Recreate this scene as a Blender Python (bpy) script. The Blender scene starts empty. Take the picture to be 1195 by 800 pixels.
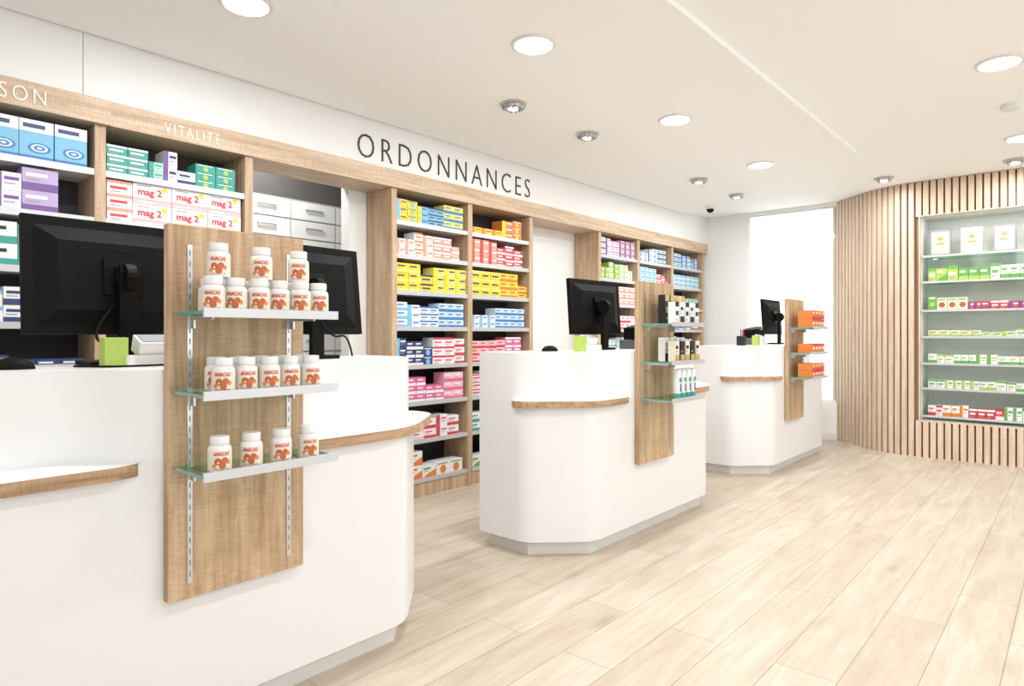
import bpy, bmesh, math, random
from mathutils import Vector, Matrix
R = math.radians
scene = bpy.context.scene
scene.view_settings.view_transform = 'Standard'
scene.view_settings.look = 'None'
scene.view_settings.exposure = 0.34

# ------------------------------------------------------------------ materials
def lin(h):
    h = h.lstrip('#'); o = []
    for i in (0, 2, 4):
        c = int(h[i:i+2], 16)/255
        o.append(c/12.92 if c <= .04045 else ((c+.055)/1.055)**2.4)
    return (*o, 1)
_M = {}
def mat(name, col='#ffffff', rough=.5, metal=0, var=.03, scale=6, emit=0, bump=0, spec=.5):
    if name in _M: return _M[name]
    m = bpy.data.materials.new(name); m.use_nodes = True
    nt = m.node_tree; N = nt.nodes; L = nt.links; b = N['Principled BSDF']
    c = lin(col)
    b.inputs['Roughness'].default_value = rough
    b.inputs['Metallic'].default_value = metal
    b.inputs['Specular IOR Level'].default_value = spec
    tc = N.new('ShaderNodeTexCoord'); nz = N.new('ShaderNodeTexNoise')
    nz.inputs['Scale'].default_value = scale; nz.inputs['Detail'].default_value = 3
    L.new(tc.outputs['Object'], nz.inputs['Vector'])
    mx = N.new('ShaderNodeMix'); mx.data_type = 'RGBA'
    mx.inputs['A'].default_value = tuple(x*(1-var) for x in c[:3])+(1,)
    mx.inputs['B'].default_value = tuple(min(1, x*(1+var)) for x in c[:3])+(1,)
    L.new(nz.outputs['Fac'], mx.inputs['Factor'])
    L.new(mx.outputs['Result'], b.inputs['Base Color'])
    if bump:
        bp = N.new('ShaderNodeBump'); bp.inputs['Strength'].default_value = bump
        bp.inputs['Distance'].default_value = .002
        n2 = N.new('ShaderNodeTexNoise'); n2.inputs['Scale'].default_value = 180
        L.new(tc.outputs['Object'], n2.inputs['Vector'])
        L.new(n2.outputs['Fac'], bp.inputs['Height']); L.new(bp.outputs['Normal'], b.inputs['Normal'])
    if emit:
        b.inputs['Emission Color'].default_value = c
        b.inputs['Emission Strength'].default_value = emit
    _M[name] = m
    return m
def wood(name, light, dark, axis='Z', rough=.5, s=1.0):
    if name in _M: return _M[name]
    m = bpy.data.materials.new(name); m.use_nodes = True
    nt = m.node_tree; N = nt.nodes; L = nt.links; b = N['Principled BSDF']
    b.inputs['Roughness'].default_value = rough
    tc = N.new('ShaderNodeTexCoord'); mp = N.new('ShaderNodeMapping')
    sc = {'Z': (26, 26, 1.6), 'X': (1.6, 26, 26), 'Y': (26, 1.6, 26)}[axis]
    mp.inputs['Scale'].default_value = tuple(v*s for v in sc)
    L.new(tc.outputs['Object'], mp.inputs['Vector'])
    nz = N.new('ShaderNodeTexNoise'); nz.inputs['Scale'].default_value = 1.3
    nz.inputs['Detail'].default_value = 7; nz.inputs['Roughness'].default_value = .62
    nz.inputs['Distortion'].default_value = .5
    L.new(mp.outputs[0], nz.inputs['Vector'])
    cr = N.new('ShaderNodeValToRGB')
    cr.color_ramp.elements[0].position = .32; cr.color_ramp.elements[0].color = lin(dark)
    cr.color_ramp.elements[1].position = .66; cr.color_ramp.elements[1].color = lin(light)
    L.new(nz.outputs['Fac'], cr.inputs['Fac'])
    mp2 = N.new('ShaderNodeMapping')
    sc2 = {'Z': (25, 25, 260), 'X': (260, 25, 25), 'Y': (25, 260, 25)}[axis]
    mp2.inputs['Scale'].default_value = sc2
    L.new(tc.outputs['Object'], mp2.inputs['Vector'])
    n2 = N.new('ShaderNodeTexNoise'); n2.inputs['Scale'].default_value = 1
    L.new(mp2.outputs[0], n2.inputs['Vector'])
    mx = N.new('ShaderNodeMix'); mx.data_type = 'RGBA'; mx.blend_type = 'OVERLAY'
    mx.inputs['Factor'].default_value = .3
    L.new(cr.outputs['Color'], mx.inputs['A']); L.new(n2.outputs['Fac'], mx.inputs['B'])
    L.new(mx.outputs['Result'], b.inputs['Base Color'])
    _M[name] = m
    return m
def floor_mat():
    m = bpy.data.materials.new('oak_plank_floor'); m.use_nodes = True
    nt = m.node_tree; N = nt.nodes; L = nt.links; b = N['Principled BSDF']
    tc = N.new('ShaderNodeTexCoord')
    br = N.new('ShaderNodeTexBrick')
    br.inputs['Scale'].default_value = 1; br.inputs['Brick Width'].default_value = 1.2
    br.inputs['Row Height'].default_value = .21; br.inputs['Mortar Size'].default_value = .002
    br.inputs['Mortar Smooth'].default_value = .5
    br.offset = .37; br.offset_frequency = 2
    br.inputs['Color1'].default_value = lin('#cac0b2'); br.inputs['Color2'].default_value = lin('#bfb3a3')
    br.inputs['Mortar'].default_value = lin('#948877'); br.inputs['Bias'].default_value = 0
    L.new(tc.outputs['Object'], br.inputs['Vector'])
    mp = N.new('ShaderNodeMapping'); mp.inputs['Scale'].default_value = (1.2, 10, 1)
    L.new(tc.outputs['Object'], mp.inputs['Vector'])
    n1 = N.new('ShaderNodeTexNoise'); n1.inputs['Scale'].default_value = 1.6; n1.inputs['Detail'].default_value = 8
    n1.inputs['Roughness'].default_value = .65; n1.inputs['Distortion'].default_value = .7
    L.new(mp.outputs[0], n1.inputs['Vector'])
    cr = N.new('ShaderNodeValToRGB'); cr.color_ramp.elements[0].position = .28
    cr.color_ramp.elements[0].color = lin('#d8cab7'); cr.color_ramp.elements[1].position = .64
    cr.color_ramp.elements[1].color = (1, 1, 1, 1)
    L.new(n1.outputs['Fac'], cr.inputs['Fac'])
    mx = N.new('ShaderNodeMix'); mx.data_type = 'RGBA'; mx.blend_type = 'MULTIPLY'
    mx.inputs['Factor'].default_value = .7
    L.new(br.outputs['Color'], mx.inputs['A']); L.new(cr.outputs['Color'], mx.inputs['B'])
    mp3 = N.new('ShaderNodeMapping'); mp3.inputs['Scale'].default_value = (.9, 3.2, 1)
    L.new(tc.outputs['Object'], mp3.inputs['Vector'])
    vo = N.new('ShaderNodeTexVoronoi'); vo.inputs['Scale'].default_value = 1.3
    L.new(mp3.outputs[0], vo.inputs['Vector'])
    c3 = N.new('ShaderNodeValToRGB'); c3.color_ramp.elements[0].position = .02
    c3.color_ramp.elements[0].color = lin('#b39a7c'); c3.color_ramp.elements[1].position = .15
    c3.color_ramp.elements[1].color = (1, 1, 1, 1)
    L.new(vo.outputs['Distance'], c3.inputs['Fac'])
    m2 = N.new('ShaderNodeMix'); m2.data_type = 'RGBA'; m2.blend_type = 'MULTIPLY'
    m2.inputs['Factor'].default_value = .45
    L.new(mx.outputs['Result'], m2.inputs['A']); L.new(c3.outputs['Color'], m2.inputs['B'])
    L.new(m2.outputs['Result'], b.inputs['Base Color'])
    b.inputs['Roughness'].default_value = .42; b.inputs['Specular IOR Level'].default_value = .4
    bp = N.new('ShaderNodeBump'); bp.inputs['Strength'].default_value = .15; bp.inputs['Distance'].default_value = .002
    L.new(br.outputs['Fac'], bp.inputs['Height']); bp.invert = True
    L.new(bp.outputs['Normal'], b.inputs['Normal'])
    return m
def glass_mat(name, tint, fac=.12):
    m = bpy.data.materials.new(name); m.use_nodes = True
    nt = m.node_tree; N = nt.nodes; L = nt.links; N.remove(N['Principled BSDF'])
    t = N.new('ShaderNodeBsdfTransparent'); t.inputs[0].default_value = lin(tint)
    g = N.new('ShaderNodeBsdfGlossy'); g.inputs['Roughness'].default_value = .05
    x = N.new('ShaderNodeMixShader'); x.inputs[0].default_value = fac
    L.new(t.outputs[0], x.inputs[1]); L.new(g.outputs[0], x.inputs[2])
    L.new(x.outputs[0], N['Material Output'].inputs[0])
    _M[name] = m
    return m

WALL = mat('painted_white_wall', '#eeeeed', .7, var=.01, bump=.05)
CEIL = mat('painted_white_ceiling', '#fcfcfb', .8, var=.005)
COUNTER = mat('white_satin_laminate', '#e2e2e2', .28, var=.008)
TOE = mat('light_toe_kick', '#dbd8d3', .4)
OAKP = wood('sawn_oak_panel', '#ccb08f', '#a07e5d', 'Z')
OAKH = wood('sawn_oak_header', '#d6c1a8', '#b89b7d', 'X')
OAKE = wood('oak_edge_banding', '#bf9f7c', '#8d6d4d', 'X')
OAKU = wood('oak_upright', '#cfb699', '#a68768', 'Z')
SLAT = wood('oak_slat', '#dfccb9', '#c8ad93', 'Z')
SLATBACK = mat('slat_backing', '#9c8068', .7)
DARK = mat('charcoal_back_panel', '#2c2a2b', .6)
BOARD = mat('white_shelf_board', '#e4e4e3', .4)
METAL = mat('brushed_steel', '#c9cacc', .3, .85)
SLOT = mat('slot_shadow_grey', '#77787a', .5)
RAIL = mat('aluminium_price_rail', '#c6c8ca', .35, .3)
BLACK = mat('black_plastic', '#060607', .6, spec=.15)
BLACKG = mat('black_gloss', '#040405', .3, spec=.2)
GLASS = glass_mat('shelf_glass', '#e2f2ea')
GEDGE = mat('green_glass_edge', '#6f9f8f', .15)
WGLASS = glass_mat('window_glass', '#fbfffd', .05)
LAMP = mat('lamp_diffuser', '#fffaf2', .5, emit=6)
FLOOR = floor_mat()

# ------------------------------------------------------------------ mesh builder
class MB:
    def __init__(s): s.v = []; s.f = []; s.mi = []; s.mats = []
    def m(s, mt):
        if isinstance(mt, str): mt = P(mt)
        if mt not in s.mats: s.mats.append(mt)
        return s.mats.index(mt)
    def poly(s, pts, mt):
        b = len(s.v); s.v += [tuple(p) for p in pts]
        s.f.append(tuple(range(b, b+len(pts)))); s.mi.append(s.m(mt))
    def geom(s, verts, faces, mt):
        b = len(s.v); s.v += [tuple(p) for p in verts]; k = s.m(mt)
        for f in faces: s.f.append(tuple(b+i for i in f)); s.mi.append(k)
    def box(s, x0, x1, y0, y1, z0, z1, mt, M=None):
        v = [(x, y, z) for x in (x0, x1) for y in (y0, y1) for z in (z0, z1)]
        if M is not None: v = [tuple(M @ Vector(p)) for p in v]
        s.geom(v, [(0,1,3,2),(4,6,7,5),(0,4,5,1),(2,3,7,6),(0,2,6,4),(1,5,7,3)], mt)
    def prism(s, o, z0, z1, side, top=None, bot=None):
        n = len(o); b = [(p[0], p[1], z0) for p in o]; t = [(p[0], p[1], z1) for p in o]
        a = sum(o[i][0]*o[(i+1) % n][1]-o[(i+1) % n][0]*o[i][1] for i in range(n))
        fs = [(i, (i+1) % n, n+(i+1) % n, n+i) for i in range(n)]
        if a < 0: fs = [f[::-1] for f in fs]
        s.geom(b+t, fs, side)
        s.poly(t if a > 0 else t[::-1], top or side)
        s.poly(b[::-1] if a > 0 else b, bot or side)
    def lathe(s, prof, cx, cy, cz, mt, n=20, M=None):
        vs = []; fs = []
        for r, z in prof:
            for i in range(n):
                a = 2*math.pi*i/n; vs.append((cx+r*math.cos(a), cy+r*math.sin(a), cz+z))
        for j in range(len(prof)-1):
            for i in range(n):
                fs.append((j*n+i, j*n+(i+1) % n, (j+1)*n+(i+1) % n, (j+1)*n+i))
        fs.append(tuple(range(n))[::-1]); fs.append(tuple((len(prof)-1)*n+i for i in range(n)))
        if M is not None: vs = [tuple(M @ Vector(p)) for p in vs]
        s.geom(vs, fs, mt)
    def make(s, name, parent=None, loc=(0,0,0), rot=0, smooth=False, bevel=0):
        me = bpy.data.meshes.new(name); me.from_pydata(s.v, [], s.f)
        for mt in s.mats: me.materials.append(mt)
        me.polygons.foreach_set('material_index', s.mi); me.update()
        ob = bpy.data.objects.new(name, me); scene.collection.objects.link(ob)
        ob.location = loc; ob.rotation_euler = (0, 0, rot)
        if parent: ob.parent = parent
        if smooth:
            bm = bmesh.new(); bm.from_mesh(me); bmesh.ops.remove_doubles(bm, verts=bm.verts, dist=1e-5)
            bm.to_mesh(me); bm.free()
            me.shade_smooth(); me.set_sharp_from_angle(angle=R(32))
        if bevel:
            bv = ob.modifiers.new('bevel', 'BEVEL'); bv.width = bevel; bv.segments = 3; bv.limit_method = 'ANGLE'
            bv.angle_limit = R(40)
        return ob
def empty(name, loc=(0,0,0)):
    e = bpy.data.objects.new(name, None); scene.collection.objects.link(e); e.location = loc
    e.empty_display_size = .1
    return e
def fillet(pts, n=7):
    out = []; N = len(pts)
    for i in range(N):
        p = Vector(pts[i][:2]); r = pts[i][2]
        if r <= 0: out.append((p.x, p.y)); continue
        a = Vector(pts[i-1][:2])-p; b = Vector(pts[(i+1) % N][:2])-p
        d = min(r, a.length*.49, b.length*.49)
        A = p+a.normalized()*d; B = p+b.normalized()*d
        for k in range(n+1):
            t = k/n; q = A*(1-t)**2+p*2*t*(1-t)+B*t*t; out.append((q.x, q.y))
    return out
PAL = dict(white='#e6e7e7', yellow='#e9cd30', lemon='#e6dc6c', orange='#e07d3a', red='#c8424a', pink='#d9689c',
           lpink='#ecbcc4', salmon='#e69e8a', blue='#3a78b8', sky='#78b8da', navy='#32426f', teal='#3c9c90', green='#68a654',
           lime='#acc45c', purple='#755296', lilac='#b8a6ce', grey='#9a9ca0', gold='#bfa468', black='#1b1b1d', cream='#e0d6c2',
           brown='#a8613a', lblue='#c6deeb', mint='#b0d6c6')
def P(n): return mat('print_'+n, PAL[n], .42, var=.02)

def text_geom(s, size, bold=0, space=1.0):
    cu = bpy.data.curves.new('t', 'FONT'); cu.body = s; cu.size = size; cu.offset = bold; cu.space_character = space
    cu.resolution_u = 3
    ob = bpy.data.objects.new('t', cu); scene.collection.objects.link(ob)
    bpy.context.view_layer.update()
    dg = bpy.context.evaluated_depsgraph_get(); me = ob.evaluated_get(dg).to_mesh()
    vs = [(v.co.x, v.co.y) for v in me.vertices]; fs = [tuple(p.vertices) for p in me.polygons]
    bpy.data.objects.remove(ob); bpy.data.curves.remove(cu)
    x0 = min(v[0] for v in vs); x1 = max(v[0] for v in vs); y0 = min(v[1] for v in vs); y1 = max(v[1] for v in vs)
    return [(v[0]-x0, v[1]-y0) for v in vs], fs, x1-x0, y1-y0
def sign(name, s, x0, x1, y, z0, h, mt, bold=0, space=1.1, depth=.004):
    vs, fs, w, hh = text_geom(s, 1, bold, space)
    mb = MB(); sx = (x1-x0)/w; sz = h/hh; n = len(vs)
    V = [(x0+a*sx, y-depth, z0+b*sz) for a, b in vs]
    mb.geom(V, fs, mt)
    mb.geom([(a, y, c) for a, _, c in V], [f[::-1] for f in fs], mt)
    cnt = {}
    for f in fs:
        for i in range(len(f)):
            e = (f[i], f[(i+1) % len(f)]); cnt[e] = 1
    base = V+[(a, y, c) for a, _, c in V]
    sf = [(e[1], e[0], n+e[0], n+e[1]) for e in cnt if (e[1], e[0]) not in cnt]
    mb.geom(base, sf, mt)
    return mb.make(name)
MAGT = text_geom('mag 2', 1, .03)

def item(mb, x, y, z, w, d, h, body, acc, kind, txt='grey'):
    mb.box(x, x+w, y, y+d, z, z+h, body)
    e = y-.0012
    def q(a0, a1, b0, b1, c, o=0):
        mb.poly([(x+w*a0, e-o, z+h*b0), (x+w*a1, e-o, z+h*b0), (x+w*a1, e-o, z+h*b1), (x+w*a0, e-o, z+h*b1)], c)
    def disc(cx, cz, r, c, o=0, sq=1):
        mb.poly([(cx+r*math.cos(2*math.pi*k/16), e-o, cz+sq*r*math.sin(2*math.pi*k/16)) for k in range(16)], c)
    if kind == 0:
        q(0, 1, 0, .34, acc); q(.1, .7, .62, .78, txt); q(.1, .5, .46, .52, 'grey')
    elif kind == 1:
        q(0, .34, 0, 1, acc); q(.42, .92, .58, .76, txt); q(.42, .8, .36, .43, 'grey')
    elif kind == 2:
        disc(x+w*.5, z+h*.42, min(w, h)*.32, acc); q(.1, .85, .8, .9, txt)
    elif kind == 3:
        mb.poly([(x, e, z), (x+w, e, z), (x+w, e, z+h*.6), (x+w*.45, e, z+h*.35)], acc)
        q(.08, .6, .66, .82, txt); q(.08, .4, .5, .56, 'grey')
    elif kind == 4:
        q(0, 1, .78, 1, acc); q(.12, .8, .38, .58, txt); q(.12, .55, .15, .22, 'grey')
    elif kind == 5:
        q(0, 1, 0, .22, acc); q(0, 1, .22, .25, 'orange')
        disc(x+w*.82, z+h*.8, h*.13, 'yellow')
        vs, fs, tw, th = MAGT; s = w*.62/tw
        mb.geom([(x+w*.12+a*s, e-.0008, z+h*.33+b*s) for a, b in vs], fs, P('red'))
        q(.1, .5, .07, .14, 'white', .0008); q(.1, .45, .86, .9, 'grey')
    elif kind == 6:
        q(0, 1, .70, 1, 'white'); q(.1, .75, .80, .9, txt, .0004)
        q(.0, 1, .0, .12, 'blue')
        for i, c in enumerate((acc, 'lblue', acc, 'lblue')): disc(x+w*.58, z+h*.32, w*.34*(1-i*.25), c, .0003*(i+1), .55)
    elif kind == 7:
        q(.08, .92, .08, .92, acc); q(.3, .7, .42, .5, txt, .0005); disc(x+w*.5, z+h*.66, w*.13, txt, .0005)
def row(mb, x0, x1, y, z, segs, seed=0, jit=.004, d=.12, gap=.003):
    rg = random.Random(seed*77+5); x = x0+.008; tot = x1-x0-.02; acc_ = 0
    for sg in segs:
        fr, w0, h0, lv, body, ac, kind, txt = sg
        if lv >= 2 and kind != 5: h0 *= max(1, min(1.22, .205/(lv*h0)))
        end = x0+.01+tot*(acc_+fr); acc_ += fr; alt = 0; w, h = w0, h0; lcur = lv
        while True:
            if kind < 5 and rg.random() < .42:
                alt = rg.choice((0, 1, 2)); w = w0*rg.uniform(.78, 1.15); h = h0*rg.uniform(.82, 1.0)
                lcur = lv if rg.random() > .25 else max(1, lv-1)
            if not (x+w <= end+.02 and x+w <= x1-.003): break
            k2 = kind; b2, a2 = body, ac
            if kind < 5 and alt == 1: k2 = (kind+1) % 5
            if kind < 5 and alt == 2: k2 = 4 if kind == 0 else 0; a2 = txt if txt != body else ac
            for l in range(lcur):
                item(mb, x+rg.uniform(0, .002), y+rg.uniform(0, jit), z+l*h, w, d, h-.001, b2, a2, k2, txt)
            x += w+gap
# ------------------------------------------------------------------ room
def simple(name, boxes, mt):
    mb = MB()
    for b in boxes: mb.box(*b, mt)
    return mb.make(name)
ULEFT, VF, UR = -3.0, -4.5, 7.9
HC = 2.70
simple('floor', [(ULEFT, 8.6, VF, 5.2, -.1, 0)], FLOOR)
simple('ceiling', [(ULEFT, 8.6, VF, 5.2, HC, 2.85)], CEIL)
o = [(ULEFT, 1.36)]+[(5.7, 1.37), (6.15, 1.42), (6.5, 1.55), (6.8, 1.8), (7.0, 2.12), (7.12, 2.5), (7.2, 3.0), (7.24, 3.63), (ULEFT, 3.63)]
mb = MB(); mb.prism(o, 2.67, HC-.0005, CEIL); mb.make('ceiling_soffit')
simple('wall_left', [(ULEFT-.1, ULEFT, VF, 5.2, 0, HC)], WALL)
simple('wall_back', [(ULEFT, 1.80, 3.94, 4.04, 0, HC), (2.68, 8.0, 3.94, 4.04, 0, HC), (1.80, 2.68, 3.94, 4.04, 2.3, HC)], WALL)
simple('wall_storeroom', [(ULEFT, 8.0, 5.0, 5.1, 0, HC)], WALL)
simple('wall_back_bulkhead', [(ULEFT, .955, 3.64, 3.935, 2.362, HC-.001), (.958, UR, 3.64, 3.935, 2.362, HC-.001)], WALL)
simple('wall_right', [(UR, UR+.06, 3.10, 3.94, 0, HC), (UR, UR+.06, 2.0, 3.10, 0, .42), (UR, UR+.06, 2.0, 3.10, 2.66, HC)], WALL)
mb = MB()
for b in [(UR+.02, UR+.05, 3.085, 3.10, .42, 2.66), (UR+.02, UR+.05, 2.0, 2.015, .42, 2.66), (UR+.02, UR+.05, 2.015, 3.085, .42, .45),
          (UR+.02, UR+.05, 2.015, 3.085, 2.645, 2.66)]:
    mb.box(*b, BOARD)
mb.box(UR+.03, UR+.036, 2.015, 3.085, .45, 2.645, WGLASS)
mb.make('window_1')
simple('baseboard_right', [(UR-.012, UR, 2.1, 3.6, 0, .07)], BOARD)
simple('wall_front', [(ULEFT, 8.0, VF-.15, VF, 2.5, HC), (ULEFT, ULEFT+.4, VF-.15, VF, 0, 2.5), (7.2, 8.0, VF-.15, VF, 0, 2.5),
                      (2.3, 2.45, VF-.15, VF, 0, 2.5)], WALL)
# ------------------------------------------------------------------ slatted feature wall
def qb(a, b, c, n):
    r = []
    for k in range(n+1):
        t = k/n; r.append(((1-t)**2*a[0]+2*t*(1-t)*b[0]+t*t*c[0], (1-t)**2*a[1]+2*t*(1-t)*b[1]+t*t*c[1]))
    return r
path = [(7.98, 2.12)]+qb((7.72, 1.85), (7.4, 1.52), (7.4, 1.22), 16)
mb = MB()
pth = path+[(7.4, 1.2)]
bk = [(p[0]+.012, p[1]) for p in pth]
mb.prism(bk+[(7.98, 1.2)], 0, HC-.002, SLATBACK)
mb.box(7.412, 7.8, -1.3, 1.2, 0, .33, SLATBACK); mb.box(7.412, 7.8, -1.3, 1.2, 2.38, HC-.002, SLATBACK)
mb.box(7.412, 7.8, VF, -1.3, 0, HC-.002, SLATBACK)
mb.make('wall_slatted_backing')
mb = MB()
def slat_at(x, y, ang, z0, z1, w=.045, t=.030):
    M = Matrix.Translation((x, y, 0)) @ Matrix.Rotation(ang, 4, 'Z')
    mb.box(-w/2, w/2, -t, .004, z0, z1, SLAT, M)
pitch = .0605; full = path+[(7.4, -4.4)]
dist = 0.03; cum = 0
for i in range(len(full)-1):
    a = Vector(full[i]); b = Vector(full[i+1]); l = (b-a).length
    while dist <= cum+l:
        p = a+(b-a)*((dist-cum)/l); ang = math.atan2((b-a).y, (b-a).x)
        if p.y > 1.2 or p.y < -1.3: slat_at(p.x, p.y, ang, .0, HC-.005)
        else:
            slat_at(p.x, p.y, ang, 0, .355); slat_at(p.x, p.y, ang, 2.355, HC-.005)
        dist += pitch
    cum += l
mb.box(7.372, 7.43, 1.188, 1.20, .345, 2.365, SLAT); mb.box(7.372, 7.43, -1.3, 1.19, .345, .357, SLAT); mb.box(7.372, 7.43, -1.3, 1.19, 2.353, 2.365, SLAT)
mb.make('wall_slatted_cladding')
mb = MB()
NW = mat('niche_white', '#dcdedb', .5)
mb.box(7.76, 7.80, -1.3, 1.2, .34, 2.37, NW)
mb.box(7.43, 7.76, 1.18, 1.2, .34, 2.37, NW); mb.box(7.43, 7.76, -1.3, -1.28, .34, 2.37, NW)
mb.box(7.43, 7.76, -1.28, 1.18, .335, .36, NW); mb.box(7.43, 7.76, -1.28, 1.18, 2.35, 2.375, NW)
mb.box(7.41, 7.76, -.03, -.01, .36, 2.35, NW)
NL = [.407, .677, .92, 1.18, 1.436, 1.715, 1.968]
for z in NL:
    mb.box(7.42, 7.755, -1.275, 1.175, z-.01, z, GLASS); mb.box(7.405, 7.42, -1.275, 1.175, z-.016, z+.004, RAIL)
mb.make('niche_display_shelving')
mb = MB()
def N_row(z, x0, x1, segs, seed, d=.1): row(mb, x0, x1, .03, z+.001, segs, seed, .006, d)
for x0, x1, sd in ((.03, 1.17, 1), (1.24, 2.4, 7)):
    N_row(NL[0], x0, x1, [(.12,.055,.11,1,'white','red',4,'red'),(.2,.06,.12,1,'white','orange',0,'orange'),(.2,.06,.1,1,'red','white',4,'white'),(.25,.06,.13,1,'white','green',0,'green'),(.23,.05,.11,1,'yellow','green',4,'green')], sd)
    N_row(NL[1], x0, x1, [(.5,.07,.09,1,'white','lime',0,'green'),(.5,.07,.09,1,'white','green',4,'lime')], sd+1)
    N_row(NL[2], x0, x1, [(1,.07,.09,1,'white','green',0,'lime')], sd+2)
    N_row(NL[3], x0, x1, [(.6,.09,.06,1,'cream','lime',0,'green'),(.4,.09,.07,1,'white','lime',4,'green')], sd+3)
    N_row(NL[4], x0, x1, [(.1,.07,.14,1,'green','lime',2,'white'),(.17,.08,.12,1,'cream','brown',2,'green'),(.4,.06,.08,1,'red','purple',0,'white'),(.33,.07,.09,1,'white','red',4,'green')], sd+4)
    N_row(NL[5], x0, x1, [(.25,.08,.15,1,'lime','green',3,'white'),(.2,.08,.12,1,'green','lime',0,'white'),(.3,.07,.15,1,'white','green',4,'green'),(.25,.07,.13,1,'white','lime',0,'green')], sd+5)
    x = x0+.02
    for k in range(4):
        item(mb, x, .06, NL[6]+.001, .17, .06, .25, ('grey', 'cream', 'grey', 'cream')[k], ('cream', 'white', 'white', 'cream')[k], 7, 'gold'); x += .25
mb.make('cosmetic_boxes', loc=(7.42, 1.17, 0), rot=R(-90))
# ------------------------------------------------------------------ back wall shelving
LV = [.13, .42, .70, .97, 1.25, 1.51, 1.77, 2.01]
VS, VB = 3.64, 3.93
def shelving(us):
    mb = MB()
    for u in us: mb.box(u-.024, u+.024, VS, VB, 0, 2.236, OAKU)
    for a, b in zip(us[:-1], us[1:]):
        mb.box(a+.024, b-.024, VB-.012, VB, 0.1, 2.236, DARK)
        mb.box(a+.024, b-.024, VS+.01, VB-.012, 0.0, .105, OAKU)
        for z in LV:
            mb.box(a+.024, b-.024, VS+.012, VB-.012, z-.018, z, BOARD)
            mb.box(a+.024, b-.024, VS+.004, VS+.012, z-.024, z+.008, RAIL)
    return mb.make('wall_shelving_unit')
SH1 = [-1.25, -.49, .27, 1.03, 1.79]; SH2 = [2.849, 3.605, 4.359]; SH3 = [5.442, 6.2, 6.98, 7.8]
for s in (SH1, SH2, SH3): shelving(s)
mb = MB(); mb.box(ULEFT, 1.068, 3.612, VB, 2.238, 2.36, OAKH); mb.box(1.071, UR-.005, 3.622, VB, 2.238, 2.36, OAKH)
mb.make('oak_header_band')
W = 'white'
def fill(us, rows, name):
    mb = MB()
    for i, (a, b) in enumerate(zip(us[:-1], us[1:])):
        for k, z in enumerate(LV):
            row(mb, a+.026, b-.026, VS+.02, z+.0015, rows[i][k], seed=i*10+k)
    mb.make(name)
def r1(w, h, l, b, a, k, t): return [(1.0, w, h, l, b, a, k, t)]
bayA = [r1(.14,.08,2,W,'orange',3,'orange'), r1(.12,.08,2,W,'green',1,'green'), r1(.12,.07,2,W,'red',0,'red'),
        r1(.12,.055,2,'navy','red',1,W), r1(.12,.07,2,W,'sky',4,'navy'), [(.5,.13,.18,1,'yellow',W,2,'navy'),(.5,.13,.09,2,W,'teal',0,'black')],
        [(.72,.14,.085,2,W,'purple',0,'purple'),(.28,.14,.085,2,'lilac','purple',0,W)], r1(.132,.19,1,'sky','blue',6,'navy')]
bayA2 = [r1(.14,.08,2,W,'orange',3,'orange'), r1(.12,.08,2,W,'green',1,'green'), r1(.12,.07,2,W,'red',0,'red'),
        r1(.12,.055,2,'navy','red',1,W), r1(.12,.08,2,W,'teal',4,'black'), [(1,.12,.18,1,'yellow',W,2,'navy')],
        [(.6,.14,.085,2,'lilac','purple',0,W),(.4,.14,.085,2,W,'purple',1,'purple')], r1(.128,.185,1,'lblue','blue',3,'blue')]
bayB = [r1(.14,.08,2,W,'orange',3,'orange'), r1(.12,.08,2,W,'green',1,'green'), r1(.12,.07,2,W,'lpink',0,'red'),
        r1(.12,.06,2,W,'red',1,'red'), r1(.195,.1,2,W,'lpink',5,'red'), [(.5,.195,.1,2,W,'lpink',5,'red'),(.5,.15,.09,2,W,'sky',4,'blue')],
        [(.17,.115,.07,3,W,'salmon',4,'red'),(.83,.187,.108,2,W,'lpink',5,'red')],
        [(.27,.09,.042,3,'teal','yellow',0,W),(.12,.07,.04,2,'mint','teal',1,'teal'),(.26,.085,.075,2,W,'purple',1,'navy'),(.35,.1,.045,3,'teal','lime',1,W)]]
fill(SH1, [bayA2, bayA2, bayA, bayB], 'medicine_boxes')
bD1 = [[(.5,.12,.085,2,W,'orange',3,'orange'),(.5,.12,.09,2,W,'orange',2,'green')],
       [(.5,.11,.07,3,W,'lpink',4,'red'),(.5,.11,.07,2,W,'red',0,'pink')],
       [(.7,.1,.065,3,'pink',W,4,W),(.3,.1,.065,3,'lpink','pink',0,W)],
       [(.5,.09,.055,3,'navy','sky',1,W),(.5,.11,.065,3,W,'red',4,'pink')],
       [(.6,.1,.05,3,W,'sky',0,'blue'),(.4,.1,.06,3,'lblue','blue',4,'blue')],
       [(.6,.11,.06,3,'yellow','lemon',0,'navy'),(.4,.1,.06,3,'lemon','yellow',1,'navy')],
       [(.5,.1,.055,3,W,'salmon',0,'orange'),(.5,.1,.055,3,'salmon',W,4,W)],
       [(.35,.1,.045,3,'yellow','sky',1,'navy'),(.3,.09,.04,3,'sky','yellow',0,'navy'),(.35,.1,.05,3,'lemon','blue',0,'blue')]]
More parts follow.
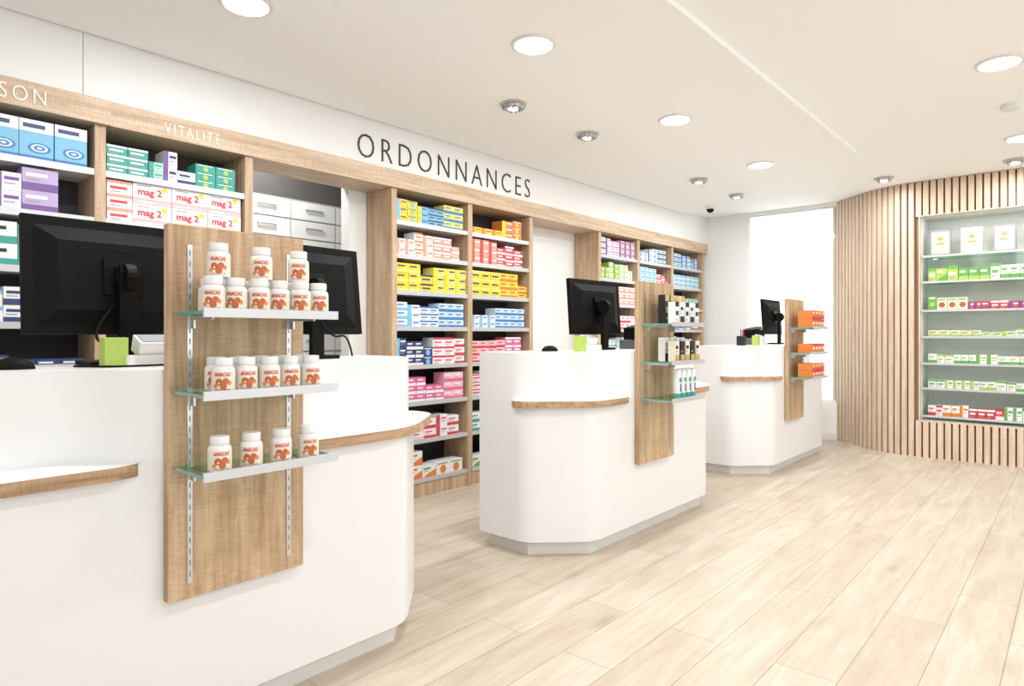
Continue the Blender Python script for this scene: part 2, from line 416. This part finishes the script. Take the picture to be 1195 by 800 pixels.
bD2 = [[(.4,.12,.09,1,W,'green',3,'green'),(.6,.12,.08,2,W,'lime',0,'green')],
       [(.6,.1,.06,2,W,'teal',0,'teal'),(.4,.1,.07,2,'lemon','green',4,'green')],
       [(1,.11,.065,3,W,'pink',4,'red')],
       [(.6,.1,.06,3,'lpink','red',0,'red'),(.4,.1,.06,3,'pink',W,4,W)],
       [(.5,.1,.05,3,W,'sky',0,'blue'),(.5,.11,.06,3,'lblue','sky',4,'blue')],
       [(.6,.11,.06,3,'yellow','lemon',4,'navy'),(.4,.11,.06,3,'yellow','orange',0,'red')],
       [(.5,.11,.055,3,'salmon','red',0,W),(.5,.1,.05,3,'red',W,4,W)],
       [(.5,.12,.05,2,'yellow','orange',0,'red'),(.5,.12,.045,3,'orange','yellow',1,W)]]
fill(SH2, [bD1, bD2], 'medicine_boxes')
bE = [[(1,.12,.08,2,W,'green',0,'green')], [(1,.12,.08,2,W,'blue',1,'blue')], [(1,.12,.07,2,W,'orange',4,'orange')],
      [(1,.1,.06,3,W,'teal',0,'teal')], [(.5,.1,.06,3,'lblue','blue',4,'navy'),(.5,.1,.07,2,W,'red',4,'red')],
      [(.5,.11,.06,3,W,'sky',0,'blue'),(.5,.1,.06,3,'salmon',W,4,W)],
      [(.6,.1,.055,3,'lime','green',0,W),(.4,.1,.06,3,W,'lime',1,'green')],
      [(.5,.1,.05,3,W,'purple',0,'pink'),(.5,.1,.05,3,'lpink','purple',1,'navy')]]
bE2 = bE[:5]+[[(1,.1,.055,3,W,'red',0,'red')], [(.6,.11,.05,3,'lblue','sky',4,'blue'),(.4,.1,.05,2,'red',W,4,W)], [(.6,.1,.045,3,W,'blue',1,'blue'),(.4,.1,.045,3,'lblue','navy',0,'navy')]]
bE3 = bE[:5]+[[(1,.1,.055,2,'mint','teal',0,'teal')], [(1,.11,.05,3,'sky',W,4,W)], [(1,.11,.045,3,'lblue','blue',0,'navy')]]
fill(SH3, [bE, bE2, bE3], 'medicine_boxes')
SIGN = mat('dark_sign_lettering', '#3a3634', .5); SIGNW = mat('white_sign_lettering', '#fbf8f2', .5)
sign('wall_sign_lettering', 'ORDONNANCES', 2.54, 4.34, 3.64, 2.40, .16, SIGN, -.016, 1.35, .006)
sign('header_sign_lettering', 'MAISON', .46, .80, 3.6115, 2.262, .068, SIGNW, -.012, 1.3)
sign('header_sign_lettering', 'VITALITÉ', 1.32, 1.61, 3.6215, 2.262, .072, SIGNW, -.012, 1.3)
# storeroom drawers
mb = MB(); DW = mat('drawer_white', '#efeeeb', .4)
mb.box(1.0, 4.2, 4.62, 4.98, 0, 2.26, mat('drawer_carcass_grey', '#a9a9a8', .5))
for c in range(8):
    for r in range(15):
        x0 = 1.0+c*.4+.006; z0 = .03+r*.148
        mb.box(x0, x0+.388, 4.605, 4.62, z0+.005, z0+.141, DW)
        mb.box(x0+.12, x0+.27, 4.588, 4.596, z0+.075, z0+.088, METAL)
        mb.box(x0+.12, x0+.13, 4.596, 4.605, z0+.075, z0+.088, METAL); mb.box(x0+.26, x0+.27, 4.596, 4.605, z0+.075, z0+.088, METAL)
mb.make('drawer_cabinet')
simple('trim_1', [(1.0, 4.2, 4.62, 4.98, 2.262, HC-.003)], mat('grey_filler_panel', '#5b5856', .6))
# ------------------------------------------------------------------ counters
def counter(U0, pc):
    L_, D_ = 1.94, .61; e = empty('pharmacy_counter', (U0, 1.97, 0))
    body = fillet([(0, D_, 0), (0, .27, .07), (.27, 0, .07), (L_-.27, 0, .07), (L_, .27, .07), (L_, D_, 0)])
    t = .05
    toe = [(t, D_-.03), (t, .27+.02), (.27+.02, t), (L_-.27-.02, t), (L_-t, .29), (L_-t, D_-.03)]
    a = pc-.235; b = pc+.235
    up = fillet([(0, D_, 0), (0, .30, .09), (.17, .14, .09), (a-.16, .14, .1), (a-.03, 0, .07), (b+.03, 0, .07), (b+.16, .14, .1), (L_-.17, .14, .09), (L_, .30, .09), (L_, D_, 0)])
    mb = MB(); mb.prism(toe, 0, .085, TOE); mb.make('toe_kick', e)
    mb = MB(); mb.prism(body, .08, .835, COUNTER); mb.make('lower_body', e, smooth=True)
    mb = MB(); mb.prism(up, .835, 1.10, COUNTER); mb.make('upper_body', e, smooth=True)
    g = .03
    l1 = fillet([(.004, .36, 0), (-g, .34, .04), (-g, .255, .08), (.258, -g, .08), (a-.10, -g, .07), (a-.03, .0, .03), (a-.12, .15, 0), (.1, .25, 0)])
    l2 = fillet([(b+.0, .0, 0), (b+.03, -g, .05), (L_-.255, -g, .15), (L_+.09, .25, .16), (L_+.09, .40, .07), (L_-.004, .42, 0), (L_-.1, .25, 0), (b+.12, .15, 0)])
    mb = MB(); mb.prism(l1, .806, .842, OAKE, COUNTER, OAKE); mb.prism(l2, .806, .842, OAKE, COUNTER, OAKE)
    mb.make('ledge', e, smooth=True)
    mb = MB(); mb.box(pc-.211, pc+.211, -.034, -.001, .436, 1.515, OAKP); mb.make('oak_display_panel', e, bevel=.0015)
    mb = MB()
    for x in (pc-.153, pc+.157):
        mb.box(x-.007, x+.007, -.0375, -.0342, .48, 1.46, METAL)
        for k in range(30): mb.box(x-.0015, x+.0015, -.0382, -.0373, .5+k*.032, .516+k*.032, SLOT)
        for z in (.825, 1.04, 1.262):
            mb.box(x-.003, x+.003, -.19, -.037, z-.02, z-.009, METAL); mb.box(x-.003, x+.003, -.07, -.037, z-.045, z-.02, METAL)
    mb.make('slotted_rails', e)
    mb = MB()
    for z in (.825, 1.04, 1.262):
        x0, x1 = pc-.2, pc+.208
        mb.box(x0, x1, -.235, -.04, z-.008, z, GLASS)
        mb.box(x0-.001, x0+.0015, -.236, -.04, z-.0085, z+.0005, GEDGE); mb.box(x1-.0015, x1+.001, -.236, -.04, z-.0085, z+.0005, GEDGE)
        mb.box(x0, x1, -.243, -.235, z-.016, z+.009, RAIL)
    mb.make('glass_shelves', e)
    return e
counter(-.07, .997); counter(2.63, .89); counter(5.33, .735)
# ------------------------------------------------------------------ bottles
BW = mat('bottle_white_plastic', '#e2e2e1', .3); LAB = mat('bottle_label_paper', '#e2dacd', .5)
TX = text_geom('ANACA3', 1, .035); TORA = mat('label_orange', '#b9602f', .5); TRED = mat('label_red', '#c4342a', .5)
TORB = mat('label_orange_light', '#d08a50', .5)
mb = MB()
def bottle(x, y, z, phi):
    r = .0305; n = 24; s = 1.09
    mb.lathe([(a, b*s) for a, b in [(.028, 0), (r, .003), (r, .056), (.0285, .0615), (.0225, .066), (.022, .0672)]], x, y, z, BW, n)
    mb.lathe([(a, b*s) for a, b in [(.0242, .067), (.025, .069), (.025, .084), (.024, .0868), (.0185, .0872)]], x, y, z, BW, n)
    vs = []; fs = []
    for k, zz in enumerate((.006, .058)):
        for i in range(n): vs.append((x+(r+.0004)*math.cos(2*math.pi*i/n), y+(r+.0004)*math.sin(2*math.pi*i/n), z+zz))
    for i in range(n): fs.append((i, (i+1) % n, n+(i+1) % n, n+i))
    mb.geom(vs, fs, LAB)
    def bend(s, h, rr=r+.0012):
        a = phi+s/rr; return (x+rr*math.sin(a), y-rr*math.cos(a), z+h)
    vs, fs, tw, th = TX; sc = .042/tw
    mb.geom([bend(a*sc-.021, .044+b*sc*1.35) for a, b in vs], fs, TRED)
    for cx, cz, rr, off, mt in ((.019, .026, .0065, .0009, TORB), (-.019, .0175, .006, .0009, TORB), (-.009, .029, .0098, .0011, TORA), (.009, .031, .0088, .0012, TORA), (.003, .0175, .0092, .0013, TORA)):
        mb.poly([bend(cx+rr*math.cos(2*math.pi*k/12), cz+rr*math.sin(2*math.pi*k/12), r+off) for k in range(12)], mt)
    mb.poly([bend(-.02, .0075), bend(-.01, .0075), bend(0, .0075), bend(.01, .0075), bend(.02, .0075), bend(.02, .0095), bend(.01, .0095), bend(0, .0095), bend(-.01, .0095), bend(-.02, .0095)], TRED)
rg = random.Random(4)
Y0 = 1.97-.195
def bp(x, y, z): bottle(x, y, z, R(rg.uniform(-34, -14)))
z = 1.2635
for k in range(6): bp(.772+k*.0655, Y0+.008*(k % 2), z)
for k in range(5): bp(.80+k*.0645, Y0+.085, z)
for x, y in ((.80, Y0+.03), (.925, Y0+.03), (1.045, Y0+.03)): bp(x, y, z+.0955)
z = 1.0415
for k in range(5): bp(.80+k*.067, Y0+.005*(k % 2), z)
for k in range(5): bp(.815+k*.066, Y0+.08, z)
z = .8265
for k in range(4): bp(.79+k*.09, Y0, z)
mb.make('supplement_bottles', smooth=True)
mb = MB(); c2 = 2.63+.89; yy = 1.97-.22
for k in range(5): item(mb, c2-.13+k*.064, yy, 1.2635, .045, .045, .125, 'white', 'black', 0 if k % 2 else 4, 'black')
for k in range(4): item(mb, c2-.10+k*.065, yy+.08, 1.2635, .05, .045, .17, 'black' if k < 2 else 'white', 'gold', 4, 'gold')
for k in range(5): item(mb, c2-.13+k*.066, yy, 1.0415, .05, .045, .12, ('black' if k % 2 else 'cream'), 'gold', 0, 'black')
for k in range(4): item(mb, c2-.10+k*.066, yy+.08, 1.0415, .05, .045, .14, 'white', 'black', 0, 'gold')
for k in range(4):
    x = c2-.05+k*.062
    mb.lathe([(.022, 0), (.0235, .09), (.0235, .142)], x, yy+.03, .8265+.028, P('white'), 16)
    mb.lathe([(.022, 0), (.022, .028)], x, yy+.03, .8265, P('teal'), 16)
    mb.box(x-.012, x+.012, yy+.0055, yy+.0075, .92, .945, 'teal')
    mb.box(x-.005, x+.005, yy+.0055, yy+.0075, .865, .91, 'navy')
mb.make('skincare_products', smooth=True)
mb = MB(); c3 = 5.33+.735
for z, h, l in ((1.2635, .075, 2), (1.0415, .08, 1), (.8265, .06, 2)):
    for k in range(4):
        for j in range(l): item(mb, c3-.16+k*.088, yy, z+j*h, .082, .12, h-.002, 'orange', 'red', 0 if j else 4, 'white')
mb.make('sunscreen_boxes')
# ------------------------------------------------------------------ monitors
def monitor(u, v, rot=0, tilt=0, w=.54, zb=1.2, h=.355):
    mb = MB(); T = Matrix.Translation((0, 0, zb-1.1+h/2)) @ Matrix.Rotation(tilt, 4, 'X')
    mb.box(-w/2, w/2, -.012, .014, -h/2, h/2, BLACK, T)
    mb.box(-w/2+.012, w/2-.012, .014, .0155, -h/2+.016, h/2-.012, BLACKG, T)
    a = (w/2-.03, h/2-.03); b = (w/2-.09, h/2-.075); y0, y1 = -.012, -.034
    vs = [(-a[0], y0, -a[1]), (a[0], y0, -a[1]), (a[0], y0, a[1]), (-a[0], y0, a[1]), (-b[0], y1, -b[1]), (b[0], y1, -b[1]), (b[0], y1, b[1]), (-b[0], y1, b[1])]
    mb.geom([tuple(T @ Vector(p)) for p in vs], [(4,5,6,7), (0,1,5,4), (1,2,6,5), (2,3,7,6), (3,0,4,7)], BLACK)
    mb.box(-.06, .06, -.046, -.034, -.06, .06, BLACKG, T)
    for k in range(9): mb.box(-.12+k*.028, -.102+k*.028, -.0355, -.034, .085, .09, BLACKG, T)
    mb.box(-.03, .03, -.075, -.046, -.03, .03, BLACK, T)
    mb.box(-.028, .028, -.09, -.066, .01, zb-1.1+h/2+.04, BLACK)
    mb.lathe([(.045, -.015), (.045, .015)], 0, 0, 0, BLACK, 20, Matrix.Translation((0, -.078, zb-1.1+h/2)) @ Matrix.Rotation(R(90), 4, 'Y'))
    o = fillet([(-.11, -.10, .03), (.11, -.10, .03), (.11, .10, .03), (-.11, .10, .03)])
    mb.prism(o, 0.001, .014, BLACK)
    return mb.make('computer_monitor', loc=(u, v, 1.10), rot=rot, bevel=.003)
monitor(.74, 2.41, R(0), R(-4), h=.37); monitor(1.42, 2.40, R(4), R(-6), h=.37); monitor(3.53, 2.40, R(-2), R(-4)); monitor(6.75, 2.40, R(2), R(-4))
def cable(name, pts, r=.0035, mt=BLACK):
    cu = bpy.data.curves.new(name, 'CURVE'); cu.dimensions = '3D'; cu.bevel_depth = r; cu.bevel_resolution = 2
    sp = cu.splines.new('NURBS'); sp.points.add(len(pts)-1)
    for p, q in zip(sp.points, pts): p.co = (*q, 1)
    sp.use_endpoint_u = True; sp.order_u = 4
    cu.materials.append(mt); ob = bpy.data.objects.new(name, cu); scene.collection.objects.link(ob)
    return ob
cable('monitor_cable', [(.71, 2.35, 1.30), (.61, 2.31, 1.19), (.67, 2.28, 1.155), (.80, 2.27, 1.185), (.88, 2.27, 1.24), (.93, 2.3, 1.106)], .0045)
cable('terminal_cable', [(.56, 2.22, 1.106), (.62, 2.12, 1.106), (.70, 2.12, 1.106), (.84, 2.13, 1.106), (.90, 2.26, 1.108), (.95, 2.28, 1.106)], .003)
cable('monitor_cable', [(1.43, 2.32, 1.27), (1.46, 2.29, 1.2), (1.5, 2.28, 1.18), (1.55, 2.29, 1.21), (1.60, 2.33, 1.11)], .004)
def mouse(u, v):
    mb = MB(); n = 16; vs = []; fs = []
    for j in range(7):
        t = math.pi/2*j/6
        for i in range(n):
            a = 2*math.pi*i/n; vs.append((.032*math.cos(a)*math.cos(t), .055*math.sin(a)*math.cos(t), .034*math.sin(t)))
    for j in range(6):
        for i in range(n): fs.append((j*n+i, j*n+(i+1) % n, (j+1)*n+(i+1) % n, (j+1)*n+i))
    fs.append(tuple(range(n))[::-1]); mb.geom(vs, fs, BLACK)
    mb.box(-.003, .003, .015, .032, .026, .033, P('grey'))
    mb.make('computer_mouse', loc=(u, v, 1.1005), rot=R(70), smooth=True)
mouse(.425, 2.28); mouse(3.0, 2.36)
def cup(u, v, mt='lime'):
    mb = MB(); o = fillet([(-.035, -.035, .01), (.035, -.035, .01), (.035, .035, .01), (-.035, .035, .01)], 3)
    mb.prism(o, 0, .085, P(mt))
    for k, (dx, dy, c) in enumerate(((-.015, 0, 'navy'), (.01, .01, 'black'), (.015, -.012, 'red'))):
        mb.lathe([(.004, 0), (.004, .055), (.001, .065)], dx, dy, .085, P(c), 8)
    mb.make('pen_cup', loc=(u, v, 1.1005))
cup(5.72, 2.3, 'black')
def terminal(u, v, rot=0, c='lime'):
    mb = MB(); WP = P('white')
    mb.prism(fillet([(-.08, -.045, .02), (.08, -.045, .02), (.08, .045, .02), (-.08, .045, .02)], 4), 0, .035, WP)
    M = Matrix.Translation((.0, .01, .065)) @ Matrix.Rotation(R(20), 4, 'X')
    mb.box(-.042, .05, -.038, .038, -.03, .022, WP, M)
    mb.box(-.034, .042, -.03, .032, .022, .025, P('grey'), M)
    M2 = Matrix.Translation((-.105, .005, 0))
    mb.box(-.032, .032, -.026, .026, 0, .09, P(c), M2)
    mb.make('card_payment_terminal', loc=(u, v, 1.1005), rot=rot, bevel=.004)
terminal(.765, 2.20, R(0)); terminal(3.24, 2.24, R(5)); terminal(6.05, 2.25, R(0))
def printer(u, v, rot=0):
    mb = MB(); G = mat('printer_grey', '#5d5f63', .4)
    mb.box(-.075, .075, -.09, .09, 0, .06, G); mb.box(-.075, .075, -.09, .06, .062, .145, BLACK)
    M = Matrix.Translation((0, -.02, .15)) @ Matrix.Rotation(R(-12), 4, 'X')
    mb.box(-.07, .07, -.06, .06, -.01, .015, G, M); mb.box(-.04, .04, .03, .032, .01, .06, P('white'), M)
    mb.make('receipt_printer', loc=(u, v, 1.1005), rot=rot, bevel=.006)
printer(3.93, 2.33, R(10)); printer(6.28, 2.42, R(-10))
def keyboard(u, v, rot=0):
    mb = MB(); mb.box(-.2, .2, -.065, .065, 0, .015, BLACK)
    for r in range(5):
        for k in range(14): mb.box(-.19+k*.027, -.168+k*.027, -.055+r*.023, -.036+r*.023, .015, .021, BLACKG)
    mb.make('keyboard', loc=(u, v, 1.1005), rot=rot)
keyboard(.26, 2.44)
# ------------------------------------------------------------------ ceiling lights
def downlight(u, v, z, r=.1, P_=9):
    mb = MB(); n = 32
    mb.lathe([(r+.014, -.001), (r+.012, -.008), (r+.002, -.011), (r-.006, -.009)], 0, 0, 0, BOARD, n)
    mb.lathe([(r-.006, -.0125), (r-.006, -.0095)], 0, 0, 0, LAMP, n)
    ob = mb.make('ceiling_downlight', loc=(u, v, z), smooth=True)
    ld = bpy.data.lights.new('lamp', 'AREA'); ld.shape = 'DISK'; ld.size = 2*r-.02; ld.energy = P_
    ld.color = (.98, .99, 1)
    lo = bpy.data.objects.new('lamp', ld); scene.collection.objects.link(lo); lo.parent = ob; lo.location = (0, 0, -.014)
def spot(u, v, z, P_=4):
    mb = MB(); r = .085
    mb.lathe([(r, -.004), (r, -.01), (r-.01, -.012), (r-.014, -.006)], 0, 0, 0, METAL, 28)
    mb.lathe([(.06, -.028), (.07, -.012)], 0, 0, 0, METAL, 24)
    mb.lathe([(.03, -.0345), (.03, -.028)], 0, 0, 0, LAMP, 16)
    for k in range(5):
        w = math.sqrt(max(0, .068**2-(-.05+k*.025)**2))
        mb.box(-w, w, -.052+k*.025, -.047+k*.025, -.034, -.014, P('grey'))
    ob = mb.make('ceiling_spotlight', loc=(u, v, z), smooth=True)
    ld = bpy.data.lights.new('lamp', 'AREA'); ld.shape = 'DISK'; ld.size = .09; ld.energy = P_; ld.color = (1, .99, .97)
    lo = bpy.data.objects.new('lamp', ld); scene.collection.objects.link(lo); lo.parent = ob; lo.location = (0, 0, -.036)
EP = 13
for u in (1.0, 2.51, 4.03, 5.59): downlight(u, 2.08, 2.67, P_=EP)
downlight(1.353, 2.78, 2.67, P_=EP*.6)
for u, p in ((3.08, 4), (3.9, 4), (5.74, 5), (6.64, 10)): spot(u, 2.72, 2.67, p)
downlight(-1.0, 2.08, 2.67, P_=EP)  # unseen, added for extra illumination
for u in (.8, 2.6, 4.44, 6.24): downlight(u, .34, HC, P_=EP*.9)  # nearer two are unseen, added for extra illumination
for u in (-1, 1, 3, 5, 6.6): downlight(u, -1.8, HC, P_=EP)  # whole row is unseen, added to brighten the room
spot(6.98, 1.42, HC, 6); spot(7.0, .43, HC, 5)
downlight(2.3, 4.3, HC, .08, 7)  # unseen storeroom lamp, added to light the drawers
mb = MB(); mb.lathe([(.045, -.035), (.055, -.028), (.06, -.001)], 0, 0, 0, BOARD, 24); mb.make('smoke_detector', loc=(5.31, .346, HC), smooth=True)
mb = MB(); mb.lathe([(.05, -.03), (.055, -.001)], 0, 0, 0, BOARD, 24)
mb.lathe([(.01, -.072), (.03, -.062), (.04, -.045), (.042, -.03)], 0, 0, 0, BLACKG, 24); mb.make('security_camera_dome', loc=(7.05, 3.2, 2.67), smooth=True)
ld = bpy.data.lights.new('niche_led', 'AREA'); ld.shape = 'RECTANGLE'; ld.size = .03; ld.size_y = 2.3; ld.energy = 3; ld.color = (.97, 1, .96)
lo = bpy.data.objects.new('niche_led_strip', ld); scene.collection.objects.link(lo); lo.location = (7.46, -.05, 2.33); lo.rotation_euler = (0, R(-12), 0)
# ------------------------------------------------------------------ world + camera
w = bpy.data.worlds.new('World'); scene.world = w; w.use_nodes = True
bg = w.node_tree.nodes['Background']; bg.inputs[0].default_value = (.95, .98, 1, 1); bg.inputs[1].default_value = 1.8
cam = bpy.data.cameras.new('camera'); cam.lens = 750/1195*36; cam.sensor_width = 36; cam.shift_y = -10/1195
co = bpy.data.objects.new('camera', cam); scene.collection.objects.link(co)
co.location = (0, 0, 1.2); co.rotation_euler = (R(90), 0, -R(90-41.56)); scene.camera = co
